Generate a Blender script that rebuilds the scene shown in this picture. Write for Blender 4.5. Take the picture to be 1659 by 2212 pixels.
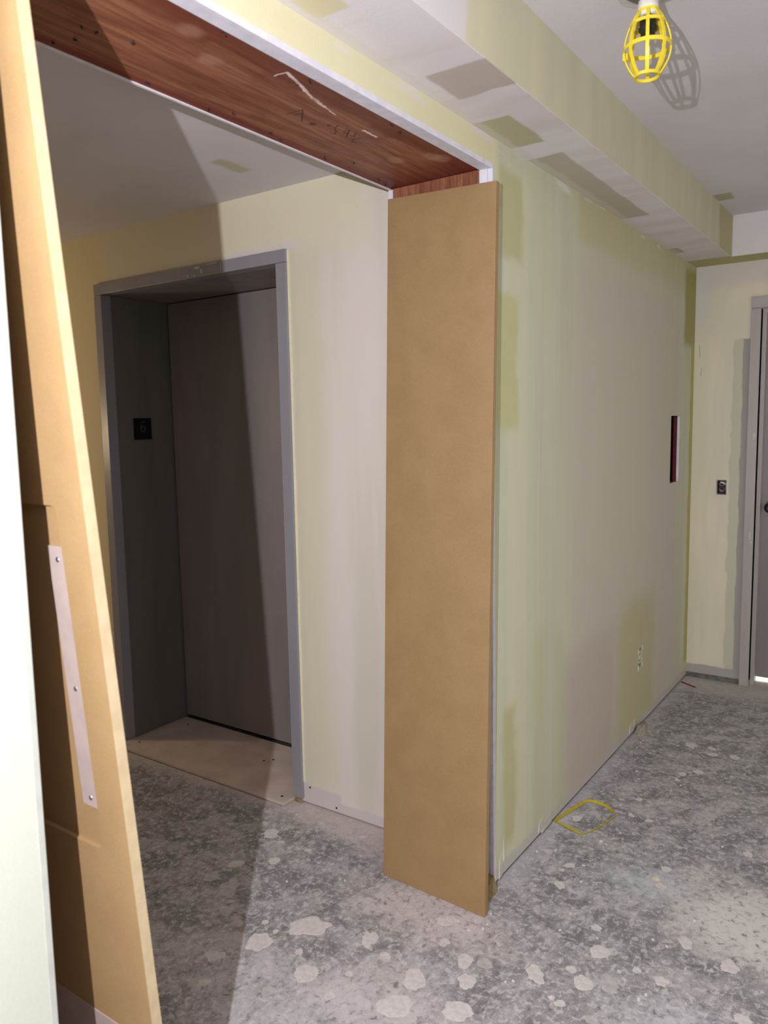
import bpy, bmesh, math, random
from mathutils import Vector, Matrix
random.seed(7)
for o in list(bpy.data.objects): bpy.data.objects.remove(o, do_unlink=True)
scene = bpy.context.scene
COL = scene.collection

# ---------------------------------------------------------------- camera
CX, CZ = 1.0906, 1.5273
YAW, PITCH, ROLL, FPX = 0.60688, -0.11392, -0.018826, 1677.2
Fv = Vector((-math.sin(YAW)*math.cos(PITCH), math.cos(YAW)*math.cos(PITCH), math.sin(PITCH)))
Rv = Vector((math.cos(YAW), math.sin(YAW), 0)); Uv = Rv.cross(Fv)
R2 = Rv*math.cos(ROLL) + Uv*math.sin(ROLL); U2 = Uv*math.cos(ROLL) - Rv*math.sin(ROLL)
cd = bpy.data.cameras.new('camera'); cam = bpy.data.objects.new('camera', cd); COL.objects.link(cam)
mw = Matrix.Identity(4)
for i in range(3):
    mw[i][0] = R2[i]; mw[i][1] = U2[i]; mw[i][2] = -Fv[i]
mw[0][3], mw[1][3], mw[2][3] = CX, 0.0, CZ
cam.matrix_world = mw
cd.sensor_fit = 'HORIZONTAL'; cd.sensor_width = 36.0; cd.lens = 36.0*FPX/1659.0
cd.clip_start = 0.02; cd.clip_end = 60
cd.dof.use_dof = True; cd.dof.focus_distance = 3.0; cd.dof.aperture_fstop = 6.5
scene.camera = cam

# ---------------------------------------------------------------- light
w = bpy.data.worlds.new('world'); scene.world = w; w.use_nodes = True
w.node_tree.nodes['Background'].inputs[0].default_value = (1.0, 0.82, 0.62, 1)
w.node_tree.nodes['Background'].inputs[1].default_value = 0.02
def lamp(name, loc, power, radius, col):
    l = bpy.data.lights.new(name, 'POINT'); l.energy = power; l.shadow_soft_size = radius; l.color = col
    o = bpy.data.objects.new(name, l); COL.objects.link(o); o.location = loc
    return o
# hand-held torch next to the camera (throws the hard shadows)
lamp('torch_light', (0.81, -0.265, 1.758), 200, 0.007, (0.985, 0.96, 1.0))
# work lamp standing in the lobby; unseen fill lamp added to brighten the corridor
lamp('lobby_work_light', (-3.38, 1.415, 1.5), 24, 0.06, (1.0, 0.74, 0.46))
lamp('corridor_fill_light', (2.45, 3.6, 1.0), 17, 0.25, (1.0, 0.96, 0.90))
lamp('next_room_light', (0.85, 5.5, 1.6), 220, 0.10, (1.0, 0.98, 0.95))
vs = scene.view_settings
vs.view_transform = 'Standard'; vs.look = 'None'; vs.gamma = 1.0; vs.use_curve_mapping = False
vs.exposure = 0.0

# ---------------------------------------------------------------- dimensions (metres)
YE, YB, T = 2.2668, 4.6847, 0.370
ZH, ZS, ZC, ZL = 2.2766, 2.3594, 2.5688, 2.4074
SW, SD, YJ, YN = 0.2147, 0.186, 2.1666, 0.630
EX0, EX1, RE, EH = -2.030, -0.957, 0.3667, 2.134
# ---------------------------------------------------------------- material kit
def lin(c):
    return tuple(((v/255)/12.92 if v/255 <= .04045 else ((v/255+.055)/1.055)**2.4) for v in c) + (1.0,)
class Mat:
    def __init__(s, name, rough=0.7, spec=0.3, metal=0.0):
        s.m = bpy.data.materials.new(name); s.m.use_nodes = True
        s.t = s.m.node_tree; s.b = s.t.nodes['Principled BSDF']
        s.b.inputs['Roughness'].default_value = rough
        s.b.inputs['Specular IOR Level'].default_value = spec
        s.b.inputs['Metallic'].default_value = metal
        tc = s.t.nodes.new('ShaderNodeTexCoord'); s.P = tc.outputs['Object']
        sx = s.t.nodes.new('ShaderNodeSeparateXYZ'); s.L(s.P, sx.inputs[0])
        s.x, s.y, s.z = sx.outputs
    def L(s, a, b): s.t.links.new(a, b)
    def put(s, sock, v):
        if hasattr(v, 'is_output'): s.L(v, sock)
        else: sock.default_value = v
    def f(s, op, a, b=0.0, c=None, clamp=False):
        n = s.t.nodes.new('ShaderNodeMath'); n.operation = op; n.use_clamp = clamp
        s.put(n.inputs[0], a); s.put(n.inputs[1], b)
        if c is not None: s.put(n.inputs[2], c)
        return n.outputs[0]
    def vec(s, x, y, z):
        n = s.t.nodes.new('ShaderNodeCombineXYZ')
        for i, v in enumerate((x, y, z)): s.put(n.inputs[i], v)
        return n.outputs[0]
    def sc(s, a, b, c, off=(0, 0, 0), src=None):
        n = s.t.nodes.new('ShaderNodeMapping'); s.L(src or s.P, n.inputs[0])
        n.inputs['Scale'].default_value = (a, b, c); n.inputs['Location'].default_value = off
        return n.outputs[0]
    def noise(s, scale, detail=3, rough=.55, v=None, dist=0.0):
        n = s.t.nodes.new('ShaderNodeTexNoise'); s.L(v or s.P, n.inputs['Vector'])
        n.inputs['Scale'].default_value = scale; n.inputs['Detail'].default_value = detail
        n.inputs['Roughness'].default_value = rough; n.inputs['Distortion'].default_value = dist
        return n.outputs['Fac']
    def voro(s, scale, v=None, feat='F1', rnd=1.0):
        n = s.t.nodes.new('ShaderNodeTexVoronoi'); n.feature = feat; s.L(v or s.P, n.inputs['Vector'])
        n.inputs['Scale'].default_value = scale; n.inputs['Randomness'].default_value = rnd
        return n.outputs['Distance']
    def rng(s, v, a, b, lo=0.0, hi=1.0):
        n = s.t.nodes.new('ShaderNodeMapRange'); n.interpolation_type = 'SMOOTHSTEP'
        s.put(n.inputs[0], v)
        for i, q in enumerate((a, b, lo, hi)): n.inputs[i+1].default_value = q
        return n.outputs[0]
    def mix(s, fac, a, b, mode='MIX'):
        n = s.t.nodes.new('ShaderNodeMix'); n.data_type = 'RGBA'; n.blend_type = mode
        s.put(n.inputs[0], fac)
        s.put(n.inputs[6], lin(a) if isinstance(a, tuple) else a)
        s.put(n.inputs[7], lin(b) if isinstance(b, tuple) else b)
        return n.outputs[2]
    def box(s, u, v, u0, u1, v0, v1, soft=.01, wob=0.0, nz=None):
        """mask 1 inside [u0,u1]x[v0,v1]; edges wander by wob"""
        if wob and nz is not None:
            k = s.f('MULTIPLY', s.f('SUBTRACT', nz, .5), 2*wob)
            u = s.f('ADD', u, k); v = s.f('SUBTRACT', v, k)
        du = s.f('SUBTRACT', (u1-u0)/2, s.f('ABSOLUTE', s.f('SUBTRACT', u, (u0+u1)/2)))
        dv = s.f('SUBTRACT', (v1-v0)/2, s.f('ABSOLUTE', s.f('SUBTRACT', v, (v0+v1)/2)))
        return s.rng(s.f('SMOOTH_MIN', du, dv, max(soft, .004)*2), -soft, soft)
    def ell(s, u, v, uc, vc, ru, rv, soft=.2, wob=0.0, nz=None):
        a = s.f('POWER', s.f('MULTIPLY', s.f('SUBTRACT', u, uc), 1/ru), 2)
        b = s.f('POWER', s.f('MULTIPLY', s.f('SUBTRACT', v, vc), 1/rv), 2)
        d = s.f('SQRT', s.f('ADD', a, b))
        if wob and nz is not None: d = s.f('ADD', d, s.f('MULTIPLY', s.f('SUBTRACT', nz, .5), 2*wob))
        return s.rng(d, 1+soft, 1-soft)
    def seg(s, u, v, pts, wd):
        """thin hand-drawn strokes: mask of polyline(s) in the u,v plane"""
        out = None
        for (a, b, c, d) in pts:
            L2 = (c-a)**2 + (d-b)**2 + 1e-12
            t = s.f('MULTIPLY_ADD', s.f('SUBTRACT', u, a), (c-a)/L2, s.f('MULTIPLY', s.f('SUBTRACT', v, b), (d-b)/L2), clamp=True)
            ex = s.f('SUBTRACT', s.f('SUBTRACT', u, a), s.f('MULTIPLY', t, c-a))
            ey = s.f('SUBTRACT', s.f('SUBTRACT', v, b), s.f('MULTIPLY', t, d-b))
            dd = s.f('SQRT', s.f('ADD', s.f('MULTIPLY', ex, ex), s.f('MULTIPLY', ey, ey)))
            out = dd if out is None else s.f('MINIMUM', out, dd)
        return s.rng(out, wd*1.3, wd*.6)
    def done(s, col, bump=None, dist=.002, strength=.4, rough=None):
        s.put(s.b.inputs['Base Color'], lin(col) if isinstance(col, tuple) else col)
        if rough is not None: s.put(s.b.inputs['Roughness'], rough)
        if bump is not None:
            n = s.t.nodes.new('ShaderNodeBump'); n.inputs['Strength'].default_value = strength
            n.inputs['Distance'].default_value = dist
            s.L(bump, n.inputs['Height']); s.L(n.outputs[0], s.b.inputs['Normal'])
        return s.m
def plain(name, c1, c2=None, scale=20, rough=.6, spec=.3, metal=0, bump=0):
    k = Mat(name, rough, spec, metal); n = k.noise(scale, 4)
    c2 = c2 or tuple(int(v*.88) for v in c1)
    return k.done(k.mix(k.rng(n, .3, .7), c1, c2), n if bump else None, .002, bump or .3)

GREEN, OLIVE, MUD, MUDW, YEL = (202, 205, 181), (184, 182, 134), (200, 193, 184), (220, 215, 213), (222, 217, 182)

def mat_wall_right():
    k = Mat('drywall_green_board', .75, .22); y, z = k.y, k.z
    big = k.noise(1.0, 2, .5, k.sc(1, 6, .55)); fine = k.noise(1.0, 3, .5, k.sc(1, 17, .8)); wob = k.noise(7, 3)
    c = k.mix(k.rng(fine, .38, .66), GREEN, (196, 200, 174))
    c = k.mix(k.f('MULTIPLY', k.rng(big, .42, .66), .35), c, MUD)
    # grey skim coat across the middle of the long wall
    c = k.mix(k.f('MULTIPLY', k.box(y, z, 2.86, 4.40, .02, 2.17, .11, .05, wob), .85), c, MUD)
    c = k.mix(k.f('MULTIPLY', k.box(y, z, 2.76, 3.37, -.1, .62, .09, .05, wob), .8), c, (190, 178, 170))
    c = k.mix(k.f('MULTIPLY', k.box(y, z, 2.87, 4.7, 2.19, 2.60, .05, .03, wob), .6), c, (190, 182, 140))
    c = k.mix(k.f('MULTIPLY', k.box(y, z, 3.42, 3.98, -.1, .66, .08, .05, wob), .7), c, (186, 180, 136))
    c = k.mix(k.f('MULTIPLY', k.box(y, z, 2.50, 2.58, -.1, .80, .05, .03, wob), .35), c, OLIVE)
    c = k.mix(k.f('MULTIPLY', k.box(y, z, 2.66, 2.75, -.1, .75, .05, .03, wob), .3), c, OLIVE)
    # pale corner-bead mud line, bare olive board beside it
    c = k.mix(k.f('MULTIPLY', k.box(y, z, 2.25, 2.43, 0, 2.30, .03, .04, wob), .55), c, (214, 210, 186))
    c = k.mix(k.f('MULTIPLY', k.box(y, z, 2.215, 2.378, 2.03, 2.29, .02, .035, wob), .75), c, OLIVE)
    c = k.mix(k.f('MULTIPLY', k.box(y, z, 2.19, 2.340, 1.50, 1.92, .022, .05, wob), .7), c, (190, 188, 132))
    c = k.mix(k.f('MULTIPLY', k.box(y, z, 2.235, 2.33, .10, .58, .026, .05, wob), .8), c, OLIVE)
    c = k.mix(k.f('MULTIPLY', k.box(y, z, 4.45, 4.75, 1.92, 2.33, .03, .03, wob), .9), c, (160, 154, 92))
    c = k.mix(k.f('MULTIPLY', k.box(y, z, 4.615, 4.75, .10, 1.93, .016, .03, wob), .9), c, (174, 169, 104))
    # lavender joint compound along the floor, vertical hair crack
    c = k.mix(k.f('MULTIPLY', k.box(y, z, 2.0, 4.7, -.1, .055, .012, .02, wob), .8), c, (190, 184, 184))
    cr = k.seg(k.f('ADD', y, k.f('MULTIPLY', wob, .02)), z, [(2.541, .92, 2.543, 1.50)], .0016)
    c = k.mix(k.f('MULTIPLY', k.f('MULTIPLY', cr, k.rng(k.noise(9), .35, .55)), .4), c, (120, 116, 100))
    # header strip over the opening: yellower paper; near stub of wall: white skim
    c = k.mix(k.f('MULTIPLY', k.box(y, z, -4, 2.2, 2.2, 2.7, .03, .01, wob), .85), c, YEL)
    c = k.mix(k.f('MULTIPLY', k.box(y, z, -4, 1.0, -.1, 2.2, .01), .9), c, (180, 184, 174))
    c = k.mix(k.f('MULTIPLY', k.rng(k.noise(1.0, 2, .5, k.sc(5, 5, 26)), .52, .66), k.box(y, z, -4, 4.2, 2.335, 2.7, .01, .01, wob)), c, MUDW)
    c = k.mix(k.f('MULTIPLY', k.rng(k.noise(420, 1), .66, .72), .25), c, (235, 230, 210))
    return k.done(c, k.f('ADD', k.f('MULTIPLY', fine, .6), k.noise(160, 2)), .0012, .35)

def mat_soffit():
    k = Mat('soffit_skim', .75, .22); x, y, z = k.x, k.y, k.z; wob = k.noise(8, 3)
    n = k.noise(1.0, 3, .5, k.sc(2, 9, 2))
    under = k.mix(k.rng(n, .4, .65), (222, 218, 222), (214, 208, 208))
    for (x0, x1, y0, y1, c) in [(.055, .23, 1.70, 1.87, (188, 176, 168)), (.0, .115, 2.04, 2.29, (180, 176, 140)), (-.02, .115, 2.42, 3.36, (180, 174, 158)),
                                (-.05, .05, 4.08, 4.22, (174, 168, 134)), (-.1, 3, 4.47, 4.9, (178, 170, 116)), (.02, .10, 1.25, 1.34, (212, 204, 166))]:
        under = k.mix(k.f('MULTIPLY', k.box(x, y, x0, x1, y0, y1, .006, .012, wob), .9), under, c)
    under = k.mix(k.f('MULTIPLY', k.box(x, y, -.05, .030, -3, 4.4, .008, .02, wob), .5), under, (214, 208, 200))
    side = k.mix(k.rng(k.noise(1.0, 3, .5, k.sc(3, 14, 1)), .35, .65), (207, 203, 177), (202, 198, 174))
    side = k.mix(k.box(y, z, 1.30, 1.62, 2.3, 2.47, .012, .04, wob), side, (214, 210, 212))
    side = k.mix(k.f('MULTIPLY', k.box(y, z, 4.2, 4.6, 2.3, 2.6, .02, .03, wob), .6), side, (170, 162, 110))
    c = k.mix(k.rng(z, ZS+.0015, ZS+.003), under, side)
    c = k.mix(k.f('MULTIPLY', k.rng(x, SW+.002, SW+.006), k.rng(z, ZS+.0015, ZS+.003)), c, (216, 213, 216))
    return k.done(c, k.noise(150, 2), .001, .3)

def mat_wall_lobby():
    k = Mat('lobby_drywall', .75, .22); x, z = k.x, k.z; wob = k.noise(6, 3)
    n = k.noise(1.0, 3, .5, k.sc(7, 1, .8))
    c = k.mix(k.rng(n, .35, .65), (222, 214, 206), (212, 206, 194))
    c = k.mix(k.f('MULTIPLY', k.box(x, z, -5, -.55, 2.17, 2.5, .07, .05, wob), .9), c, (222, 216, 190))
    c = k.mix(k.f('MULTIPLY', k.box(x, z, -5, -2.0, -.1, 2.5, .05), .95), c, (224, 212, 176))
    c = k.mix(k.f('MULTIPLY', k.box(x, z, -1.0, -.76, .08, 2.17, .07, .03, wob), .7), c, (214, 209, 180))
    c = k.mix(k.f('MULTIPLY', k.box(x, z, -1.28, -.84, 2.165, 2.215, .022, .05, wob), .6), c, (220, 212, 218))
    c = k.mix(k.f('MULTIPLY', k.box(x, z, -.98, -.72, -.1, .082, .008, .015, wob), .9), c, (206, 196, 198))
    c = k.mix(k.f('MULTIPLY', k.box(x, z, -.75, -.30, -.1, .045, .008, .012, wob), .9), c, (206, 196, 198))
    return k.done(c, k.noise(150, 2), .001, .3)

def mat_wall_back():
    k = Mat('corridor_end_drywall', .75, .22); x, z = k.x, k.z; wob = k.noise(9, 3)
    n = k.noise(1.0, 3, .5, k.sc(9, 1, 1.6))
    c = k.mix(k.rng(n, .35, .65), (224, 217, 196), (216, 210, 190))
    c = k.mix(k.f('MULTIPLY', k.box(x, z, -.1, 3, 2.24, 2.5, .04, .03, wob), .8), c, (208, 202, 200))
    c = k.mix(k.f('MULTIPLY', k.ell(x, z, .03, 2.18, .05, .14, .4, .2, wob), .6), c, (206, 204, 206))
    c = k.mix(k.f('MULTIPLY', k.box(x, z, .205, .30, .06, 1.95, .006, .02, wob), .7), c, (188, 188, 170))
    c = k.mix(k.f('MULTIPLY', k.box(x, z, .256, .30, .03, 1.95, .003, .012, wob), .9), c, (158, 154, 154))
    c = k.mix(k.f('MULTIPLY', k.box(x, z, -.1, .30, -.1, .085, .006, .02, wob), .9), c, (166, 162, 160))
    c = k.mix(k.f('MULTIPLY', k.seg(x, z, [(.030, 1.86, .026, 1.93), (.036, 1.76, .042, 1.80)], .0016), .6), c, (90, 84, 74))
    return k.done(c, k.noise(150, 2), .001, .3)

def mat_ceiling():
    k = Mat('ceiling_paint', .8, .2); wob = k.noise(8, 3)
    n = k.noise(2.2, 3)
    c = k.mix(k.rng(n, .35, .65), (213, 211, 217), (207, 205, 210))
    c = k.mix(k.f('MULTIPLY', k.box(k.x, k.y, -.925, -.868, 1.915, 2.06, .012, .02, wob), .85), c, (186, 180, 150))
    c = k.mix(k.f('MULTIPLY', k.box(k.x, k.y, .20, .29, 4.04, 4.16, .008, .012, wob), .85), c, (170, 164, 124))
    return k.done(c, k.noise(190, 3), .0015, .5)

def mat_floor():
    k = Mat('concrete_floor', .85, .15); x, y = k.x, k.y
    P = k.sc(1, 1, 1)
    big = k.noise(1.6, 4, .6); mid = k.noise(9, 7, .66, None, .5); fine = k.noise(46, 6, .72, None, .6); vf = k.noise(150, 3, .7)
    st = k.noise(1.0, 5, .7, k.sc(46, 20, 1), .4)
    c = k.mix(k.rng(mid, .38, .64), (122, 121, 123), (166, 164, 166))
    c = k.mix(k.f('MULTIPLY', k.rng(fine, .50, .62), .75), c, (194, 192, 193))
    c = k.mix(k.f('MULTIPLY', k.rng(fine, .45, .34), .7), c, (100, 99, 101))
    c = k.mix(k.f('MULTIPLY', k.rng(st, .56, .66), .6), c, (200, 198, 198))
    c = k.mix(k.f('MULTIPLY', k.rng(vf, .60, .70), .5), c, (206, 202, 202))
    c = k.mix(k.f('MULTIPLY', k.rng(vf, .40, .32), .4), c, (104, 101, 102))
    wob = k.noise(5, 5, .65)
    for (xc, yc, rx, ry, a, col) in [(.72, 2.42, .20, .20, .85, (204, 201, 197)), (-.10, 1.93, .26, .12, .7, (202, 190, 190)), (-.28, 2.16, .30, .10, .6, (186, 172, 176)),
                                     (.0, 1.55, .22, .12, .6, (198, 188, 190)), (-.30, 1.40, .35, .15, .45, (196, 190, 194)), (.66, 1.84, .15, .12, .55, (196, 196, 202)), (.42, 2.46, .14, .09, .5, (190, 192, 198))]:
        m = k.ell(x, y, xc, yc, rx, ry, .55, .9, wob)
        m = k.f('MULTIPLY', m, k.rng(fine, .30, .50))
        c = k.mix(k.f('MULTIPLY', m, a), c, col)
    # plaster dust swept against the walls
    d1 = k.rng(k.f('ADD', x, k.f('MULTIPLY', wob, .16)), .17, .06); d1 = k.f('MULTIPLY', d1, k.rng(x, -.02, .0))
    d1 = k.f('MULTIPLY', d1, k.rng(y, 2.0, 2.3))
    c = k.mix(k.f('MULTIPLY', d1, .6), c, (192, 190, 194))
    d2 = k.f('MULTIPLY', k.rng(k.f('ADD', y, k.f('MULTIPLY', wob, -.12)), 2.03, 2.18), k.rng(x, -.30, -.5))
    c = k.mix(k.f('MULTIPLY', d2, .7), c, (204, 192, 190))
    d3 = k.rng(k.f('ADD', y, k.f('MULTIPLY', wob, -.25)), 4.20, 4.45)
    c = k.mix(k.f('MULTIPLY', d3, .7), c, (188, 186, 178))
    sp = k.voro(17, k.sc(1, 1.2, 1)); spm = k.f('MULTIPLY', k.rng(k.f('ADD', sp, k.f('MULTIPLY', k.noise(60, 2), .25)), .36, .31), k.rng(k.noise(3.1), .45, .6))
    c = k.mix(k.f('MULTIPLY', spm, .3), c, (206, 201, 199))
    c = k.mix(k.f('MULTIPLY', k.ell(x, y, .431, 2.50, .013, .012, .3, .5, fine), .8), c, (214, 208, 150))
    return k.done(c, k.f('ADD', k.f('MULTIPLY', fine, .6), k.f('MULTIPLY', vf, .5)), .0025, .5)

def mat_wood(name, along='y', marks=False):
    k = Mat(name, .55, .3); x, y, z = k.x, k.y, k.z
    v = k.sc(5, .9, 5) if along == 'y' else k.sc(5, 5, .9)
    warp = k.noise(1.0, 3, .5, v)
    r = k.f('MULTIPLY', k.f('ADD', k.f('MULTIPLY', warp, 2.2), k.f('MULTIPLY', x, 5.0)), 17.0)
    rings = k.f('MULTIPLY_ADD', k.f('SINE', r), .5, .5)
    grain = k.noise(1.0, 5, .65, k.sc(120, 6, 120) if along == 'y' else k.sc(160, 160, 7))
    c = k.mix(rings, (156, 104, 78), (136, 84, 62))
    c = k.mix(k.f('MULTIPLY', k.rng(grain, .42, .62), .6), c, (104, 58, 42))
    blot = k.noise(6, 4, .6)
    c = k.mix(k.f('MULTIPLY', k.rng(blot, .5, .7), .45), c, (102, 54, 42))
    if marks:
        # red end-seal bleeding in from both long edges
        c = k.mix(k.f('MULTIPLY', k.rng(x, -.325, -.345), .65), c, (112, 34, 30))
        c = k.mix(k.f('MULTIPLY', k.rng(k.f('ADD', x, k.f('MULTIPLY', blot, .08)), -.08, -.05), .7), c, (104, 50, 36))
        c = k.mix(k.f('MULTIPLY', k.rng(y, 1.95, 2.15), .6), c, (112, 40, 34))
        # white scratch and pencilled notes
        tw = k.f('ADD', x, k.f('MULTIPLY', k.f('SUBTRACT', k.noise(60, 3), .5), .012))
        tear = k.f('MAXIMUM', k.seg(tw, y, [(-.1058, 1.3364, -.0933, 1.3345), (-.0933, 1.3345, -.0715, 1.3399), (-.1309, 1.5838, -.122, 1.53)], .0022), k.seg(tw, y, [(-.0715, 1.3399, -.0901, 1.4069), (-.0901, 1.4069, -.1103, 1.4630), (-.1103, 1.4630, -.122, 1.53), (-.1379, 1.7085, -.1350, 1.7353), (-.1350, 1.7353, -.1387, 1.7658)], .0042))
        c = k.mix(k.f('MULTIPLY', tear, k.rng(k.noise(1.0, 3, .6, k.sc(200, 30, 1)), .28, .45)), c, (222, 204, 198))
        q = [(-0.2209, 1.5074, -0.1742, 1.5114), (-0.1742, 1.5114, -0.2210, 1.5625), (-0.2132, 1.5206, -0.1898, 1.5313), (-0.1676, 1.6419, -0.1876, 1.6502), (-0.1876, 1.6502, -0.1946, 1.6688), (-0.1946, 1.6688, -0.2104, 1.6811), (-0.2104, 1.6811, -0.2170, 1.6719), (-0.1709, 1.6790, -0.1883, 1.6899), (-0.1883, 1.6899, -0.1856, 1.7002), (-0.1856, 1.7002, -0.1643, 1.6841), (-0.1643, 1.6841, -0.1709, 1.6790), (-0.1643, 1.6841, -0.2006, 1.7179), (-0.1597, 1.7079, -0.1832, 1.7272), (-0.2001, 1.7353, -0.1737, 1.7472), (-0.2012, 1.7430, -0.1943, 1.7441), (-0.1943, 1.7441, -0.2126, 1.7560), (-0.2126, 1.7560, -0.2037, 1.7628)]
        c = k.mix(k.f('MULTIPLY', k.seg(x, y, q, .0017), .9), c, (40, 22, 18))
        kn = k.f('MAXIMUM', k.ell(x, y, -.2125, 1.594, .008, .010, .3, .4, grain), k.ell(x, y, -.186, 1.626, .005, .006, .3, .4, grain))
        c = k.mix(k.f('MULTIPLY', kn, .8), c, (58, 30, 24))
        for (a, b) in [(-.10, 1.99), (-.085, 2.02), (-.16, 1.20), (-.10, 1.10), (-.20, 1.95)]:
            c = k.mix(k.f('MULTIPLY', k.ell(x, y, a, b, .020, .026, .5, .9, blot), .35), c, (190, 150, 134))
    return k.done(c, grain, .0015, .35)

def mat_mdf():
    k = Mat('mdf', .6, .25)
    n = k.noise(9, 4, .6); s = k.noise(1.0, 3, .7, k.sc(420, 420, 200)); b = k.noise(2.2, 2)
    c = k.mix(k.rng(n, .35, .65), (157, 130, 92), (152, 125, 88))
    c = k.mix(k.f('MULTIPLY', k.rng(s, .5, .7), .35), c, (178, 149, 110))
    c = k.mix(k.f('MULTIPLY', k.rng(s, .45, .3), .3), c, (124, 95, 61))
    c = k.mix(k.f('MULTIPLY', k.rng(b, .45, .65), .12), c, (146, 117, 80))
    return k.done(c, s, .0004, .3)

def mat_grey(name, c1, c2, rough=.42, spec=.5):
    k = Mat(name, rough, spec); n = k.noise(1.0, 3, .5, k.sc(6, 6, 1.2)); f = k.noise(60, 3)
    c = k.mix(k.rng(n, .35, .65), c1, c2)
    sp = k.voro(7); m = k.f('MULTIPLY', k.rng(sp, .020, .012), k.rng(k.noise(2.3), .5, .6))
    c = k.mix(k.f('MULTIPLY', m, .8), c, (196, 190, 186))
    return k.done(c, f, .0006, .15, k.rng(n, .3, .7, rough-.06, rough+.08))
# ---------------------------------------------------------------- mesh kit
class MB:
    def __init__(s): s.v = []; s.f = []
    def box(s, x0, x1, y0, y1, z0, z1):
        b = len(s.v)
        s.v += [(x0,y0,z0),(x1,y0,z0),(x1,y1,z0),(x0,y1,z0),(x0,y0,z1),(x1,y0,z1),(x1,y1,z1),(x0,y1,z1)]
        s.f += [tuple(b+i for i in q) for q in ((3,2,1,0),(4,5,6,7),(0,1,5,4),(1,2,6,5),(2,3,7,6),(3,0,4,7))]
        return s
    def hexa(s, lo, hi):
        b = len(s.v); s.v += [tuple(p) for p in lo] + [tuple(p) for p in hi]; n = len(lo)
        s.f.append(tuple(b+i for i in reversed(range(n)))); s.f.append(tuple(b+n+i for i in range(n)))
        for i in range(n):
            j = (i+1) % n; s.f.append((b+i, b+j, b+n+j, b+n+i))
        return s
    def extr(s, prof, axis, a0, a1):
        """profile of 2-D points extruded along an axis"""
        def mk(p, a):
            return (a, p[0], p[1]) if axis == 'x' else ((p[0], a, p[1]) if axis == 'y' else (p[0], p[1], a))
        return s.hexa([mk(p, a0) for p in prof], [mk(p, a1) for p in prof])
    def grid(s, us, vs_, holes, axis, a0, a1):
        """slab with rectangular holes; cells of us x vs whose centre lies in a hole are left out"""
        us = sorted(us); vs_ = sorted(vs_); nu, nv = len(us)-1, len(vs_)-1
        def mk(u, v, a): return (a, u, v) if axis == 'x' else ((u, a, v) if axis == 'y' else (u, v, a))
        def solid(i, j):
            if i < 0 or j < 0 or i >= nu or j >= nv: return False
            u, v = (us[i]+us[i+1])/2, (vs_[j]+vs_[j+1])/2
            return not any(h[0] < u < h[1] and h[2] < v < h[3] for h in holes)
        idx = {}
        def vid(i, j, k):
            if (i, j, k) not in idx:
                idx[(i, j, k)] = len(s.v); s.v.append(mk(us[i], vs_[j], (a0, a1)[k]))
            return idx[(i, j, k)]
        for i in range(nu):
            for j in range(nv):
                if not solid(i, j): continue
                for k in (0, 1): s.f.append((vid(i,j,k), vid(i+1,j,k), vid(i+1,j+1,k), vid(i,j+1,k)))
                for (di, dj, p, q) in ((-1,0,(0,0),(0,1)), (1,0,(1,0),(1,1)), (0,-1,(0,0),(1,0)), (0,1,(0,1),(1,1))):
                    if not solid(i+di, j+dj):
                        a, b = (i+p[0], j+p[1]), (i+q[0], j+q[1])
                        s.f.append((vid(*a,0), vid(*b,0), vid(*b,1), vid(*a,1)))
        return s
    def holed(s, outer, holes, axis, a0, a1):
        """flat plate with free-form holes (constrained fill), given thickness"""
        bm = bmesh.new(); loops = [outer] + holes; ed = []; rings = []
        for lp in loops:
            vv = [bm.verts.new((p[0], p[1], 0)) for p in lp]; rings.append(vv)
            ed += [bm.edges.new((vv[i], vv[(i+1) % len(vv)])) for i in range(len(vv))]
        bmesh.ops.triangle_fill(bm, use_beauty=True, use_dissolve=False, edges=ed)
        bm.verts.index_update()
        def mk(p, a): return (a, p[0], p[1]) if axis == 'x' else ((p[0], a, p[1]) if axis == 'y' else (p[0], p[1], a))
        b = len(s.v); n = len(bm.verts)
        s.v += [mk(v.co, a0) for v in bm.verts] + [mk(v.co, a1) for v in bm.verts]
        for f in bm.faces:
            q = [v.index for v in f.verts]; s.f.append(tuple(b+i for i in q)); s.f.append(tuple(b+n+i for i in reversed(q)))
        for vv in rings:
            for i in range(len(vv)):
                p, q = vv[i].index, vv[(i+1) % len(vv)].index; s.f.append((b+p, b+q, b+n+q, b+n+p))
        bm.free(); return s
    def tube(s, pts, r, n=8, closed=False, flat=None):
        """tube along pts; flat=(w,h) with up-vectors gives a strap section"""
        pts = [Vector(p) for p in pts]; m = len(pts); b = len(s.v)
        up0 = Vector((0, 0, 1))
        for i, p in enumerate(pts):
            a = pts[(i-1) % m] if (closed or i > 0) else p; c = pts[(i+1) % m] if (closed or i < m-1) else p
            t = (c-a).normalized(); up = up0 if abs(t.dot(up0)) < .95 else Vector((0, 1, 0))
            e1 = t.cross(up).normalized(); e2 = e1.cross(t)
            rr = r[i] if isinstance(r, (list, tuple)) else r
            for k in range(n):
                th = 2*math.pi*k/n; s.v.append(tuple(p + e1*rr*math.cos(th) + e2*rr*math.sin(th)))
        for i in range(m if closed else m-1):
            j = (i+1) % m
            for k in range(n):
                l = (k+1) % n; s.f.append((b+i*n+k, b+i*n+l, b+j*n+l, b+j*n+k))
        if not closed:
            s.f.append(tuple(b+k for k in reversed(range(n)))); s.f.append(tuple(b+(m-1)*n+k for k in range(n)))
        return s
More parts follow.
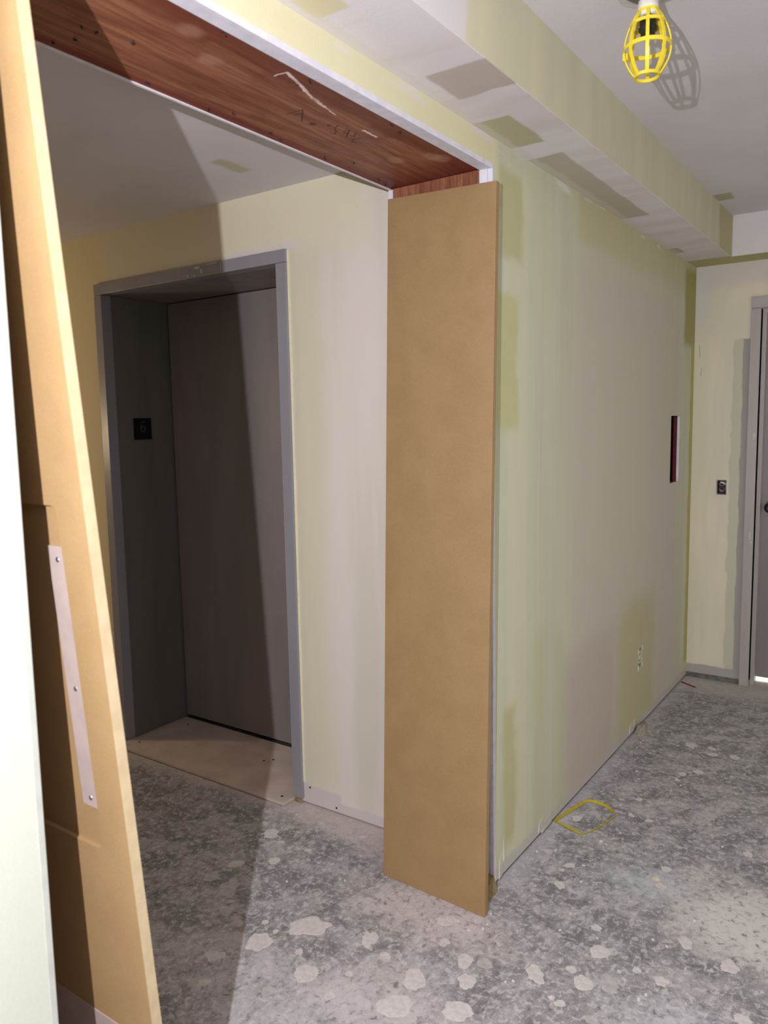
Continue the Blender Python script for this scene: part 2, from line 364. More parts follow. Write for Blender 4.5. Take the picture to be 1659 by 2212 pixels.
    def strap(s, pts, wdirs, w, th, closed=False):
        """flat band: wdirs give the width direction at each point"""
        pts = [Vector(p) for p in pts]; m = len(pts); b = len(s.v)
        for i, p in enumerate(pts):
            a = pts[(i-1) % m] if (closed or i > 0) else p; c = pts[(i+1) % m] if (closed or i < m-1) else p
            t = (c-a).normalized(); wd = Vector(wdirs[i]); wd = (wd - t*wd.dot(t)).normalized(); nn = t.cross(wd)
            ww = w[i] if isinstance(w, (list, tuple)) else w
            for (sa, sb) in ((-1,-1),(1,-1),(1,1),(-1,1)): s.v.append(tuple(p + wd*ww/2*sa + nn*th/2*sb))
        for i in range(m if closed else m-1):
            j = (i+1) % m
            for k in range(4):
                l = (k+1) % 4; s.f.append((b+i*4+k, b+i*4+l, b+j*4+l, b+j*4+k))
        if not closed: s.f += [(b+3,b+2,b+1,b), tuple(b+(m-1)*4+k for k in range(4))]
        return s
    def lathe(s, prof, c=(0,0,0), n=24, axis='z'):
        b = len(s.v); m = len(prof)
        for (r, h) in prof:
            for k in range(n):
                th = 2*math.pi*k/n; u, v = r*math.cos(th), r*math.sin(th)
                q = (u, v, h) if axis == 'z' else ((u, h, v) if axis == 'y' else (h, u, v))
                s.v.append((c[0]+q[0], c[1]+q[1], c[2]+q[2]))
        for i in range(m-1):
            for k in range(n):
                l = (k+1) % n; s.f.append((b+i*n+k, b+i*n+l, b+(i+1)*n+l, b+(i+1)*n+k))
        s.f.append(tuple(b+k for k in reversed(range(n)))); s.f.append(tuple(b+(m-1)*n+k for k in range(n)))
        return s
    def build(s, name, mat, parent=None, bevel=0, smooth=False, off=(0,0,0)):
        me = bpy.data.meshes.new(name)
        me.from_pydata([(v[0]-off[0], v[1]-off[1], v[2]-off[2]) for v in s.v], [], s.f)
        bm = bmesh.new(); bm.from_mesh(me); bmesh.ops.recalc_face_normals(bm, faces=bm.faces); bm.to_mesh(me); bm.free()
        if smooth:
            for q in me.polygons: q.use_smooth = True
        me.materials.append(mat)
        o = bpy.data.objects.new(name, me); COL.objects.link(o)
        if parent is not None: o.parent = parent
        if bevel:
            b = o.modifiers.new('bevel', 'BEVEL'); b.width = bevel; b.segments = 2; b.limit_method = 'ANGLE'
        return o
def tag(o, label=None, cat=None, group=None, kind=None):
    if label: o['label'] = label
    if cat: o['category'] = cat
    if group: o['group'] = group
    if kind: o['kind'] = kind
    return o
def empty(name, loc, label=None, cat=None, kind=None, rot=(0,0,0)):
    o = bpy.data.objects.new(name, None); COL.objects.link(o); o.location = loc; o.rotation_euler = rot
    o.empty_display_size = .1
    return tag(o, label, cat, None, kind)
def struct(o, label, cat): return tag(o, label, cat, None, 'structure')

# ---------------------------------------------------------------- materials
m_right = mat_wall_right(); m_soffit = mat_soffit(); m_lobby = mat_wall_lobby(); m_back = mat_wall_back()
m_ceil = mat_ceiling(); m_floor = mat_floor()
m_beam = mat_wood('red_glulam', 'y', True); m_stud = mat_wood('red_stud', 'z'); m_mdf = mat_mdf()
m_grey = mat_grey('grey_door_paint', (108, 106, 104), (100, 98, 95))
m_grey2 = mat_grey('grey_frame_paint', (148, 148, 156), (140, 139, 147), .38)
m_grey3 = mat_grey('light_grey_frame_paint', (174, 169, 168), (166, 162, 160), .4)
m_panel = mat_grey('dark_door_paint', (138, 131, 133), (130, 124, 124), .5)
m_bead = plain('white_corner_bead', (224, 224, 236), (212, 212, 226), 30, .5)
m_bead2 = plain('painted_bead', (172, 176, 168), (164, 168, 160), 30, .6)
m_white = plain('shell_drywall', (186, 180, 164), (176, 170, 152), 3, .8)
m_gyp = plain('gypsum_sheet', (202, 188, 178), (186, 172, 162), 9, .8, .2, 0, .2)
m_gyp2 = plain('broken_plaster', (168, 160, 148), (140, 132, 120), 70, .85, .2, 0, .6)
m_splat = plain('dried_compound', (206, 200, 198), (188, 183, 182), 60, .85, .2, 0, .3)
m_caulk = plain('pale_caulk', (236, 232, 200), (228, 224, 192), 40, .6)
m_splat2 = plain('thin_compound', (184, 179, 178), (164, 160, 160), 45, .85, .2, 0, .3)
m_chip = plain('plaster_chip', (220, 217, 214), (204, 200, 197), 90, .85)
m_black = plain('black_plate', (16, 16, 17), (10, 10, 11), 30, .35)
m_numeral = plain('engraved_numeral', (92, 92, 92), (84, 84, 84), 30, .4)
m_yellow = plain('yellow_plastic', (236, 214, 56), (226, 202, 40), 40, .42, .45)
m_strap = plain('yellow_strap', (190, 176, 34), (176, 160, 26), 60, .45, .4)
m_sockw = plain('white_plastic', (226, 224, 220), (214, 212, 208), 40, .45)
m_dark = plain('dark_rubber', (46, 42, 40), (34, 31, 30), 40, .55)
m_red = plain('red_steel_box', (112, 24, 34), (96, 18, 28), 20, .45)
m_redst = plain('red_strip', (140, 42, 48), (120, 30, 38), 30, .6)
m_steel = plain('galvanised_steel', (158, 158, 160), (130, 130, 134), 30, .38, .5, .8)
m_knob = plain('dark_blue_knob', (32, 44, 60), (22, 32, 46), 30, .35, .5)
m_plate = plain('pale_plate', (172, 156, 150), (162, 147, 142), 20, .5, .4)
m_edge = plain('sanded_mdf_edge', (186, 168, 136), (176, 158, 126), 30, .7)
m_shim = plain('rough_wood', (150, 134, 100), (116, 100, 70), 40, .8, .2, 0, .5)
m_void = plain('dark_cavity', (30, 27, 25), (22, 20, 18), 10, .9)
m_gap = plain('grey_base_strip', (120, 118, 116), (92, 90, 88), 30, .7)

# ---------------------------------------------------------------- setting
floor = MB().box(-4.2, 2.9, -8.1, 6.6, -.08, 0).build('floor', m_floor)
struct(floor, 'grey concrete floor splattered with dried joint compound', 'floor')
ys = [YJ, 3.725, 3.787, 4.223, 4.401, YB]
zs = [.015, .312, .407, 1.182, 1.537, ZC]
wall_right = MB().grid(ys, zs, [(3.725, 3.787, .312, .407), (4.223, 4.401, 1.182, 1.537)], 'x', -.012, 0).box(-.042, -.0121, YJ, YJ+.2, .011, ZC).build('wall_right', m_right)
struct(wall_right, 'long corridor wall of pale green drywall streaked with joint compound', 'wall')
struct(MB().box(-.042, 0, -8.0, YN, 0, ZC).build('wall_left', m_right), 'bright white wall end close at the left edge', 'wall')
struct(MB().box(-.042, 0, YN, YJ, ZH, ZC).build('wall_above', m_right), 'yellowish drywall strip above the wooden header', 'wall')
o = MB().grid([-2.1, YN, YJ, YE+.005], [0, ZH, ZL], [(YN, YJ, -1, ZH)], 'x', -.370, -.3655).build('wall_inner', m_lobby)
struct(o, 'lobby side of the thick wall around the opening', 'wall')
WY = YE+.006
o = MB().grid([-4.2, EX0-.03, EX1+.03, -.370], [0.0, .006, EH+.03, ZL], [(EX0-.03, EX1+.03, -1, EH+.03), (EX1, 0, -1, .006)], 'y', WY, WY+.05).build('wall_lobby', m_lobby)
wall_lobby = struct(o, 'cream drywall around the grey elevator doorway', 'wall')
DX0, DX1, DH = .340, 1.26, 2.106
wall_back = MB().grid([-.042, .137, .192, DX0, DX1, 2.9], [.0, .032, 1.088, 1.174, DH, ZC], [(.137, .192, 1.088, 1.174), (DX0, DX1, -1, DH), (-1, DX0, -1, .032)], 'y', YB, YB+.10).build('wall_back', m_back)
struct(wall_back, 'cream end wall of the corridor beside the grey door', 'wall')
o = MB().box(-.03, .30, YB+.008, YB+.03, 0, .034).build('gap_strip_back', m_gap); struct(o, 'dark grey recessed strip standing in for the dark gap under the corridor end wall', 'gap_strip')  # grey plate set back to stand in for the dark gap below the drywall
o = MB().box(-4.2, -.358, -2.1, 2.75, ZL, ZL+.06).build('ceiling', m_ceil); struct(o, 'off-white lobby ceiling behind the wooden beam', 'ceiling')
o = MB().box(-.042, 2.9, -8.1, YB+.1, ZC, ZC+.06).build('ceiling_corridor', m_ceil); struct(o, 'off-white corridor ceiling with the caged lamp', 'ceiling')
pr = [(0, -8.0), (SW, -8.0), (SW, YB-SD), (2.9, YB-SD), (2.9, YB), (0, YB)]
o = MB().extr(pr, 'z', ZS, ZC).build('ceiling_soffit', m_soffit); struct(o, 'boxed drywall soffit running along the top of the corridor walls', 'soffit')
# rest of the shell, behind and beside the camera
for nm, b, lb in [('wall_opposite', (2.8, 2.9, -8.1, YB, 0, ZC), 'plain corridor wall opposite the opening'),
                  ('wall_front', (-.042, 2.9, -8.1, -8.0, 0, ZC), 'plain wall closing the corridor behind the viewer'),
                  ('wall_lobby_far', (-4.2, -4.1, -2.1, 2.3, 0, ZL), 'plain far wall of the elevator lobby'),
                  ('wall_lobby_near', (-4.2, -.358, -2.1, -2.0, 0, ZL), 'plain near wall of the elevator lobby')]:
    struct(MB().box(*b).build(nm, m_white), lb, 'wall')
o = MB().box(.2, 1.5, 6.4, 6.5, 0, 2.4).box(.1, .2, YB+.1, 6.5, 0, 2.4).box(1.5, 1.6, YB+.1, 6.5, 0, 2.4).box(.1, 1.6, YB+.1, 6.5, 2.4, 2.45).build('wall_next_room', m_white)
struct(o, 'lit room behind the grey door', 'wall')
# corner beads of the opening
def bead(pr_, axis, a0, a1, n, lb):
    struct(MB().extr(pr_, axis, a0, a1).build('trim_%d' % n, m_bead2 if n == 3 else m_bead), lb, 'trim')
bead([(-.042, ZH), (-.042, ZH-.002), (-.015, ZH-.002), (-.012, ZH-.0045), (.0, ZH-.0045), (.002, ZH-.002), (.002, ZH+.009), (.0002, ZH+.010), (.0002, ZH)], 'y', YN, YJ, 1, 'white corner bead under the front edge of the header')
bead([(-.042, YJ), (-.042, YJ-.002), (-.015, YJ-.002), (-.012, YJ-.0045), (.0, YJ-.0045), (.002, YJ-.002), (.002, YJ+.009), (.0002, YJ+.010), (.0002, YJ)], 'z', .004, ZH-.005, 2, 'white corner bead down the far side of the opening')
bead([(-.042, YN), (-.042, YN+.002), (.0, YN+.002), (.0012, YN+.001), (.0012, YN-.009), (.0002, YN-.010), (.0002, YN)], 'z', .004, ZH-.005, 3, 'white corner bead on the near wall end')
bead([(-.371, ZH+.008), (-.371, ZH-.002), (-.364, ZH-.002), (-.364, ZH), (-.370, ZH), (-.370, ZH+.008)], 'y', YN, YJ, 4, 'thin pale bead under the lobby edge of the header')
bead([(-.3705, YJ+.008), (-.3705, YJ-.003), (-.354, YJ-.003), (-.354, YJ), (-.3695, YJ), (-.3695, YJ+.008)], 'z', .004, ZH-.004, 5, 'thin white bead on the lobby edge of the far jamb')

# ---------------------------------------------------------------- header beam and jamb studs
beam = tag(MB().box(-.365, -.043, .56, 2.24, ZH+.002, ZH+.125).build('header_beam', m_beam), 'reddish-brown wooden header beam across the top of the opening', 'beam')
for (x, y) in [(-.246,.96),(-.241,.991),(-.217,1.055),(-.30,.981),(-.345,.964),(-.345,1.188),(-.345,1.369),(-.319,1.422),(-.331,1.572),(-.346,1.623),(-.346,1.807),(-.346,1.922),(-.056,1.137),(-.056,1.395),(-.337,2.057),(-.346,2.115),(-.303,1.889),(-.056,1.715),(-.064,1.772)]:
    a = random.uniform(0, 6.28); l = random.uniform(.004, .009)
    MB().tube([(x, y, ZH+.004), (x, y, ZH-.001), (x+l*math.cos(a), y+l*math.sin(a), ZH-.0025)], .0020, 6).build('nail', m_dark, beam)
tag(MB().box(-.357, -.043, YJ+.002, YJ+.05, 0, ZH).build('jamb_stud', m_stud), 'reddish wooden jamb stud behind the freestanding board', 'stud')
struct(MB().box(-.357, -.043, YN-.05, YN-.002, 0, ZH).build('trim_6', m_stud), 'reddish jamb timber inside the near wall end', 'trim')

# ---------------------------------------------------------------- MDF boards
BL, BR, TL, TR = Vector((-.348, 2.027, 0)), Vector((.047, 2.008, 0)), Vector((-.363, 2.148, 2.242)), Vector((.023, 2.148, 2.229))
base = (BL+BR)/2; nrm = (BR-BL).cross(TL-BL).normalized()
if nrm.y < 0: nrm = -nrm
fr = [BL, BR, TR, TL]; bk = [p + nrm*.019 for p in fr]
bd = empty('mdf_board', base, 'tall tan MDF board leaning against the far side of the opening', 'board')
MB().hexa(fr, bk).build('panel', m_mdf, bd, .0012, off=base)
def rrect(u0, u1, v0, v1, r, n=5):
    P = []
    for (cu, cv, a0) in ((u1-r, v0+r, -90), (u1-r, v1-r, 0), (u0+r, v1-r, 90), (u0+r, v0+r, 180)):
        for i in range(n+1):
            a = math.radians(a0 + 90*i/n); P.append((cu+r*math.cos(a), cv+r*math.sin(a)))
    return P
nb = empty('mdf_board', (.035, .8394, 0), 'close-up tan MDF board with routed notch leaning at the left edge', 'board', rot=(math.atan(.077), 0, 0))
m = MB().box(-.385, 0, -.0115, 0, .002, 2.235)
m.holed([(-.385, .002), (0, .002), (0, 2.235), (-.385, 2.235)], [rrect(-.310, -.0735, .807, 1.412, .016)], 'y', -.0195, -.0115)
m.build('panel', m_mdf, nb)
MB().box(0, .0006, -.0195, 0, .002, 2.235).build('sanded_edge', m_edge, nb)
for (x0, x1) in ((-.1176, -.0755),):
    pl = MB().box(x0, x1, -.0175, -.0115, .883, 1.344).build('strike_plate', m_plate, nb, .0008)
    for zq in (1.322, 1.099, .900):
        MB().lathe([(.0040, -.0186), (.0050, -.0172)], ((x0+x1)/2+.004, 0, zq), 12, 'y').build('screw', m_steel, pl)
MB().box(-.340, -.055, -.0210, -.0195, .06, .448).build('patch_plate', m_plate, nb, .0006)
# loose wood at the foot of the far board
tag(MB().hexa([(-.05, 2.075, 0), (.018, 2.070, 0), (.022, 2.150, 0), (-.05, 2.155, 0)], [(-.046, 2.082, .030), (.010, 2.090, .034), (.006, 2.152, .052), (-.048, 2.15, .050)]).build('wood_block', m_shim), 'rough offcut of wood wedged behind the foot of the far board', 'wood block')

# ---------------------------------------------------------------- elevator doorway
ec = ((EX0+EX1)/2, YE, 0)
ed = empty('door_1', ec, 'grey steel elevator doorway with deep reveal and plain sliding door', 'elevator door', 'structure')
YF = YE-.008
MB().box(EX0-.0495, EX0, YF, YE+.045, .012, EH).build('frame_jamb', m_grey2, ed, .0015, off=ec)
MB().box(EX1, EX1+.0495, YF, YE+.045, .020, EH).build('frame_jamb', m_grey2, ed, .0015, off=ec)
fh = MB().box(EX0-.0495, EX1+.0495, YF, YE+.045, EH+.0012, EH+.0487).build('frame_header', m_grey2, ed, .0015, off=ec)
MB().box(EX0-.02, EX0-.0005, YE+.045, YE+RE+.03, .013, EH).build('reveal_panel', m_grey, ed, off=ec)
MB().box(EX1+.0005, EX1+.02, YE+.045, YE+RE+.03, .013, EH).build('reveal_panel', m_grey, ed, off=ec)
MB().box(EX0-.02, EX1+.02, YE+.045, YE+RE+.03, EH+.0012, EH+.02).build('head_lining', m_panel, ed, off=ec)
MB().box(EX0+.011, EX1-.003, YE+RE, YE+RE+.025, .030, EH-.004).build('sliding_door', m_panel, ed, off=ec)
MB().box(EX0-.03, EX1+.03, YE+RE+.03, YE+RE+.05, 0, EH+.03).build('shaft_back', m_void, ed, off=ec)
MB().box(EX0, EX1, YE+RE-.004, YE+RE+.03, 0.0, .014).build('door_sill', m_steel, ed, off=ec)
# ragged compound on the frame header
random.seed(3)
for (x, z, w_, h_) in [(-1.385, 2.172, .055, .012), (-1.36, 2.156, .012, .022), (-1.30, 2.178, .07, .006), (-1.247, 2.160, .003, .040), (-1.44, 2.146, .020, .008), (-1.40, 2.143, .012, .005), (-1.75, 2.160, .010, .004), (-1.90, 2.170, .006, .004)]:
    p = []
    for i in range(9):
        a = 6.283*i/9; q = random.uniform(.55, 1.2); p.append((x + w_*.5*q*math.cos(a) - ec[0], z + h_*.5*q*math.sin(a)))
    MB().extr([(u, v) for u, v in p], 'y', YF-.0016-ec[1], YF+.0004-ec[1]).build('compound_smear', m_splat, fh)
# floor number plate on the left reveal
pc = (EX0, 2.4515, 1.5215)
pt = empty('floor_number_plate', (EX0, 2.4515, 1.470), 'small square black plate with a grey number 6 on the elevator reveal', 'sign')
MB().box(EX0, EX0+.004, 2.400, 2.503, 1.470, 1.573).build('plate', m_black, pt, .0006, off=pt.location)
P6 = []
cy, cz_, rw, rh = 2.4525, 1.5195, .0125, .0135
for i in range(21):
    a = 2*math.pi*i/20 + math.pi; P6.append((EX0+.0046, cy + rw*math.cos(a), cz_ + rh*math.sin(a)))
top = [(EX0+.0046, cy + .010, 1.5565), (EX0+.0046, cy + .002, 1.5575), (EX0+.0046, cy - .006, 1.552), (EX0+.0046, cy - .011, 1.540), (EX0+.0046, cy-.0125, 1.527)]
st = top + P6
MB().strap(st, [(0, (i > 0)*1.0, .3) for i in range(len(st))] if False else [Vector((1, 0, 0)).cross(Vector(st[min(i+1, len(st)-1)]) - Vector(st[max(i-1, 0)])) for i in range(len(st))], .0036, .0012).build('numeral', m_numeral, pt, off=pt.location)
# gypsum sheet lying on the floor inside the doorway
gs = tag(MB().box(EX0+.004, -.953, 2.198, YE+RE-.006, .004, .015).build('gypsum_sheet', m_gyp, None, .001), 'beige gypsum sheet lying on the floor in the elevator doorway', 'drywall sheet')
for (x, y) in [(-1.96, 2.28), (-1.93, 2.56), (-1.30, 2.45), (-1.27, 2.48), (-1.0, 2.24)]:
    MB().lathe([(.006, .0148), (.0058, .0158)], (x, y, 0), 10).build('screw_head', m_dark, gs)
# screw heads near the foot of the lobby wall
for (x, z) in [(-.876, .072), (-.742, .022)]:
    MB().lathe([(.0042, WY-.0012), (.0042, WY+.002)], (x, 0, z), 10, 'y').build('screw_head', m_dark, wall_lobby)
# pale caulk squeezed out along the right frame edge
cp = []
random.seed(9)
for i in range(25):
    z = .09 + (EH+.045-.09)*i/24; cp.append((EX1+.0495, z, .0065+random.uniform(-.002, .002)))
lo = [(x, z) for x, z, w_ in cp] + [(x+w_, z) for x, z, w_ in reversed(cp)]
MB().holed(lo, [], 'y', WY-.0035, WY).build('caulk_bead', m_caulk, wall_lobby)
# splintered bits where the right frame stops short of the floor
tag(MB().hexa([(-.955, 2.262, 0), (-.915, 2.255, 0), (-.908, 2.29, 0), (-.95, 2.295, 0)], [(-.950, 2.266, .018), (-.93, 2.262, .010), (-.915, 2.29, .017), (-.945, 2.29, .012)]).build('rubble_lump', m_shim), 'splintered brown lump under the foot of the elevator frame', 'rubble')

# ---------------------------------------------------------------- grey door at the corridor end
dc = (DX0, YB, 0)
d2 = empty('door_2', dc, 'grey steel door and frame at the corridor end, cut by the right edge', 'door', 'structure')
def jamb(s, x_out, x_in, leaf_side):
    pass
fx = .2905
MB().box(fx, fx+.0495, YB-.012, YB+.10, .0, DH).build('frame_jamb', m_grey3, d2, .002, off=dc)
MB().box(1.262, 1.312, YB-.012, YB+.10, .0, DH).build('frame_jamb', m_grey3, d2, .002, off=dc)
MB().box(fx, 1.312, YB-.012, YB+.10, DH+.001, DH+.062).build('frame_header', m_grey3, d2, .003, off=dc)
MB().box(.3405, .362, YB+.040, YB+.10, 0, DH).build('door_stop', m_grey3, d2, .001, off=dc)
MB().box(.362, 1.262, YB+.040, YB+.10, DH-.022, DH).build('door_stop', m_grey3, d2, .001, off=dc)
lf = MB().box(.342, 1.2585, YB+.1010, YB+.14, .034, DH-.002).build('door_leaf', m_panel, d2, .001, off=dc)
MB().lathe([(.034, YB+.1008), (.034, YB+.095), (.012, YB+.094), (.012, YB+.066), (.022, YB+.058), (.031, YB+.042), (.028, YB+.022), (.014, YB+.012)], (.412, 0, 1.022), 24, 'y').build('knob', m_knob, lf, smooth=False, off=dc)
random.seed(11)
for (x, z, w_, h_) in [(.322, .865, .010, .055), (.330, .832, .014, .020), (.327, 1.42, .014, .05), (.325, .30, .004, .008), (.318, .25, .004, .008), (.330, .22, .004, .01)]:
    p = [(x + w_*.5*math.cos(6.283*i/9)*random.uniform(.6, 1.2) - dc[0], z + h_*.5*math.sin(6.283*i/9)*random.uniform(.6, 1.2)) for i in range(9)]
    MB().extr(p, 'y', -.0132, -.0118).build('compound_smear', m_splat, d2)

# ---------------------------------------------------------------- boxes in the walls
rb = empty('alarm_box', (-.05, 4.312, 1.182), 'tall narrow red recessed box in the corridor wall near its end', 'wall box')
bo = rb.location
MB().box(-.085, -.080, 4.10, 4.409, 1.175, 1.545).build('back_panel', m_void, rb, off=bo)
MB().box(-.0120, -.0002, 4.396, 4.4008, 1.182, 1.537).build('cut_edge', m_bead, rb, off=bo)
for (b, nm) in [((-.034, -.0125, 4.402, 4.408, 1.175, 1.545), 'side_panel'), ((-.080, -.034, 4.404, 4.408, 1.175, 1.545), 'dark_panel'), ((-.080, -.0125, 4.10, 4.402, 1.538, 1.545), 'top_panel'), ((-.080, -.0125, 4.10, 4.402, 1.175, 1.1815), 'bottom_panel')]:
    MB().box(*b).build(nm, m_void if nm == 'dark_panel' else m_red, rb, off=bo)
MB().box(-.066, -.050, 4.10, 4.30, 1.495, 1.537).build('bracket', m_red, rb, off=bo)
MB().box(-.066, -.050, 4.10, 4.30, 1.182, 1.225).build('bracket', m_red, rb, off=bo)
eb = empty('switch_box', (.1645, YB+.02, 1.088), 'small open switch box with coiled wire on the corridor end wall', 'electrical box')
bo = eb.location
MB().grid([.1375, .142, .187, .1915], [1.0885, 1.093, 1.169, 1.1735], [(.142, .187, 1.093, 1.169)], 'y', YB+.004, YB+.06).build('box_rim', m_steel, eb, off=bo)
MB().box(.1375, .1915, YB+.06, YB+.064, 1.0885, 1.1735).build('back_panel', m_red, eb, off=bo)
for (cz2, r, tl) in ((1.118, .015, .3), (1.122, .011, .9), (1.150, .013, 1.3)):
    MB().tube([(.165 + r*math.cos(a*.4488), YB+.022 + .008*math.sin(a*.4488+tl), cz2 + r*.85*math.sin(a*.4488)) for a in range(14)], .0036, 8, True).build('wire_loop', m_steel, eb, smooth=True, off=bo)
MB().tube([(.150, YB+.03, 1.150), (.160, YB+.016, 1.158), (.172, YB+.014, 1.156), (.184, YB+.02, 1.145)], .006, 8).build('wire_end', m_sockw, eb, smooth=True, off=bo)
ou = empty('outlet', (-.01, 3.756, .312), 'pale uncovered outlet in a ragged hole low on the corridor wall', 'outlet')
bo = ou.location
MB().box(-.04, -.004, 3.737, 3.776, .328, .394).build('receptacle', m_sockw, ou, .002, off=bo)
MB().box(-.006, -.003, 3.745, 3.767, .311, .330).build('yoke_ear', m_steel, ou, off=bo)
MB().box(-.006, -.003, 3.745, 3.767, .392, .409).build('yoke_ear', m_steel, ou, off=bo)
for zz in (.345, .377):
    MB().box(-.0045, -.0032, 3.748, 3.751, zz-.006, zz+.006).box(-.0045, -.0032, 3.762, 3.765, zz-.006, zz+.006).build('slot', m_void, ou, off=bo)
for (y, z, w_, h_) in [(3.787, .405, .022, .022), (3.786, .318, .018, .020), (3.722, .395, .010, .03), (3.726, .312, .014, .03)]:
    MB().hexa([(0, y-w_/2, z-h_/2), (0, y+w_/2, z-h_/3), (0, y+w_/2, z+h_/2), (0, y-w_/3, z+h_/2)], [(.003, y-w_/3, z-h_/3), (.004, y+w_/3, z-h_/4), (.003, y+w_/3, z+h_/3), (.002, y-w_/4, z+h_/3)]).build('plaster_edge', m_splat, ou, off=bo)
# torn paper and plaster at the foot of the corridor wall
def lump(name, pts, hts, label, cat, mat):
    lo = [(x, y, 0) for x, y in pts]; cx = sum(p[0] for p in pts)/len(pts); cy2 = sum(p[1] for p in pts)/len(pts)
    hi = [(cx+(x-cx)*.55, cy2+(y-cy2)*.6, h) for (x, y), h in zip(pts, hts)]
    tag(MB().hexa(lo, hi).build(name, mat), label, cat)
lump('plaster_lump', [(.004, 3.66), (.030, 3.645), (.055, 3.665), (.050, 3.72), (.030, 3.80), (.004, 3.86)], [.040, .034, .010, .022, .030, .022], 'broken plaster lump at the foot of the corridor wall below the outlet', 'plaster', m_gyp2)
for (y, z, w_, h_) in [(2.60, .030, .10, .050), (2.55, .045, .06, .05), (2.215, .05, .03, .09), (2.24, .10, .012, .10), (3.62, .05, .05, .05), (3.68, .06, .03, .05)]:
    MB().hexa([(.0, y-w_/2, z-h_/2), (.0, y+w_/2, z-h_/2.4), (.0, y+w_/2.4, z+h_/2), (.0, y-w_/3, z+h_/3)], [(.0035, y-w_/2.4, z-h_/2.6), (.003, y+w_/2.6, z-h_/3), (.001, y+w_/3, z+h_/2.4), (.0015, y-w_/3.6, z+h_/4)]).build('torn_tape', m_right, wall_right)

# ---------------------------------------------------------------- caged lamp and its ceiling box
LX, LY = .490, 2.030
jb = empty('ceiling_box', (LX-.012, LY+.030, ZC), 'grey metal ceiling box with loose wires above the caged lamp', 'junction box')
bo = jb.location
MB().lathe([(.048, ZC-.004), (.052, ZC-.003), (.052, ZC+.0)], (LX-.012, LY+.030, 0), 8).build('cover_plate', m_steel, jb, off=bo)
MB().lathe([(.060, ZC-.0008), (.066, ZC)], (LX-.020, LY+.040, 0), 11).build('plaster_ring', m_splat, jb, off=bo)
for k_, (dx, dy) in enumerate([(.022, .030), (.030, .022), (-.012, .026)]):
    MB().tube([(LX-.012+dx*.4, LY+.03, ZC-.003), (LX+dx*.9, LY+.035+dy*.2, ZC-.020), (LX+dx*1.3, LY+.05+dy*.4, ZC-.012), (LX+dx, LY+.045+dy*.5, ZC-.003)], .0032, 8).build('wire', m_sockw if k_ < 2 else m_dark, jb, smooth=True, off=bo)
lamp_o = empty('caged_lamp', (LX, LY, ZC-.05), 'yellow plastic caged work lamp hanging from the corridor ceiling', 'lamp')
bo = lamp_o.location; ZT = 2.515
MB().tube([(LX, LY, ZT+.016), (LX-.004, LY+.008, ZC-.02), (LX-.010, LY+.025, ZC-.003)], .003, 8).build('cord', m_sockw, lamp_o, smooth=True, off=bo)
MB().tube([(LX+.010, LY, ZT+.012), (LX+.006, LY+.010, ZC-.02), (LX-.004, LY+.028, ZC-.003)], .0022, 8).build('cord', m_steel, lamp_o, smooth=True, off=bo)
MB().lathe([(.016, ZT+.020), (.0235, ZT+.017), (.0245, ZT-.004), (.0245, ZT-.018), (.021, ZT-.020)], (LX, LY, 0), 24).build('collar', m_sockw, lamp_o, smooth=True, off=bo)
MB().lathe([(.014, ZT-.016), (.019, ZT-.022), (.0195, ZT-.040), (.022, ZT-.044), (.022, ZT-.050), (.017, ZT-.054), (.017, ZT-.062), (.013, ZT-.062)], (LX, LY, 0), 20).build('socket', m_dark, lamp_o, smooth=True, off=bo)
CT, CB = ZT-.008, ZT-.155
def crad(t): # t 0 top .. 1 bottom
    return .024 + (.0545-.024)*math.sin(min(1, t/.58)*math.pi/2)**.9 if t < .58 else .0545 - (.0545-.029)*(((t-.58)/.42)**2)
for t in (.0, .20, .56, 1.0):
    r = crad(t); z = CT + (CB-CT)*t; n = 32
    MB().strap([(LX+r*math.cos(6.2832*i/n), LY+r*math.sin(6.2832*i/n), z) for i in range(n)], [(0, 0, 1)]*n, .0092 if t == .56 else .0072, .003, True).build('cage_ring', m_yellow, lamp_o, off=bo)
for k_ in range(8):
    a = 6.2832*(k_+.35)/8; n = 14
    pts = [(LX+crad(i/n)*math.cos(a), LY+crad(i/n)*math.sin(a), CT+(CB-CT)*i/n) for i in range(n+1)]
    MB().strap(pts, [(-math.sin(a), math.cos(a), 0)]*(n+1), .0080 if k_ % 4 else .0095, .003).build('cage_rib', m_yellow, lamp_o, off=bo)
MB().box(LX-.058, LX-.046, LY-.008, LY+.008, ZT-.108, ZT-.092).build('latch', m_yellow, lamp_o, off=bo)

# ---------------------------------------------------------------- things on the floor
kp = [(.003, 2.676, 0), (.025, 2.79, 0), (.045, 2.878, .1), (.060, 2.897, .3), (.095, 2.900, .5), (.130, 2.890, .7), (.160, 2.868, .9), (.178, 2.846, 1), (.184, 2.825, 1), (.182, 2.805, 1), (.170, 2.745, 1), (.152, 2.690, .9), (.138, 2.655, .5), (.128, 2.642, .2), (.112, 2.640, 0), (.06, 2.658, 0)]
n = len(kp); dirs = []; wds = []
for i, (x, y, e) in enumerate(kp):
    t = Vector((kp[(i+1) % n][0]-kp[i-1][0], kp[(i+1) % n][1]-kp[i-1][1], 0)).normalized(); side = Vector((0, 0, 1)).cross(t)
    dirs.append(side*(1-.8*e) + Vector((0, 0, 1))*(.95*e)); wds.append(.0145-.0065*e)
MB().strap([(x, y, .0035+.0015*e) for x, y, e in kp], dirs, wds, .0011, True).build('strap_loop', m_strap).name = 'strap_loop'
tag(bpy.data.objects['strap_loop'], 'yellow plastic strap bent into a loop on the concrete by the wall', 'strap')
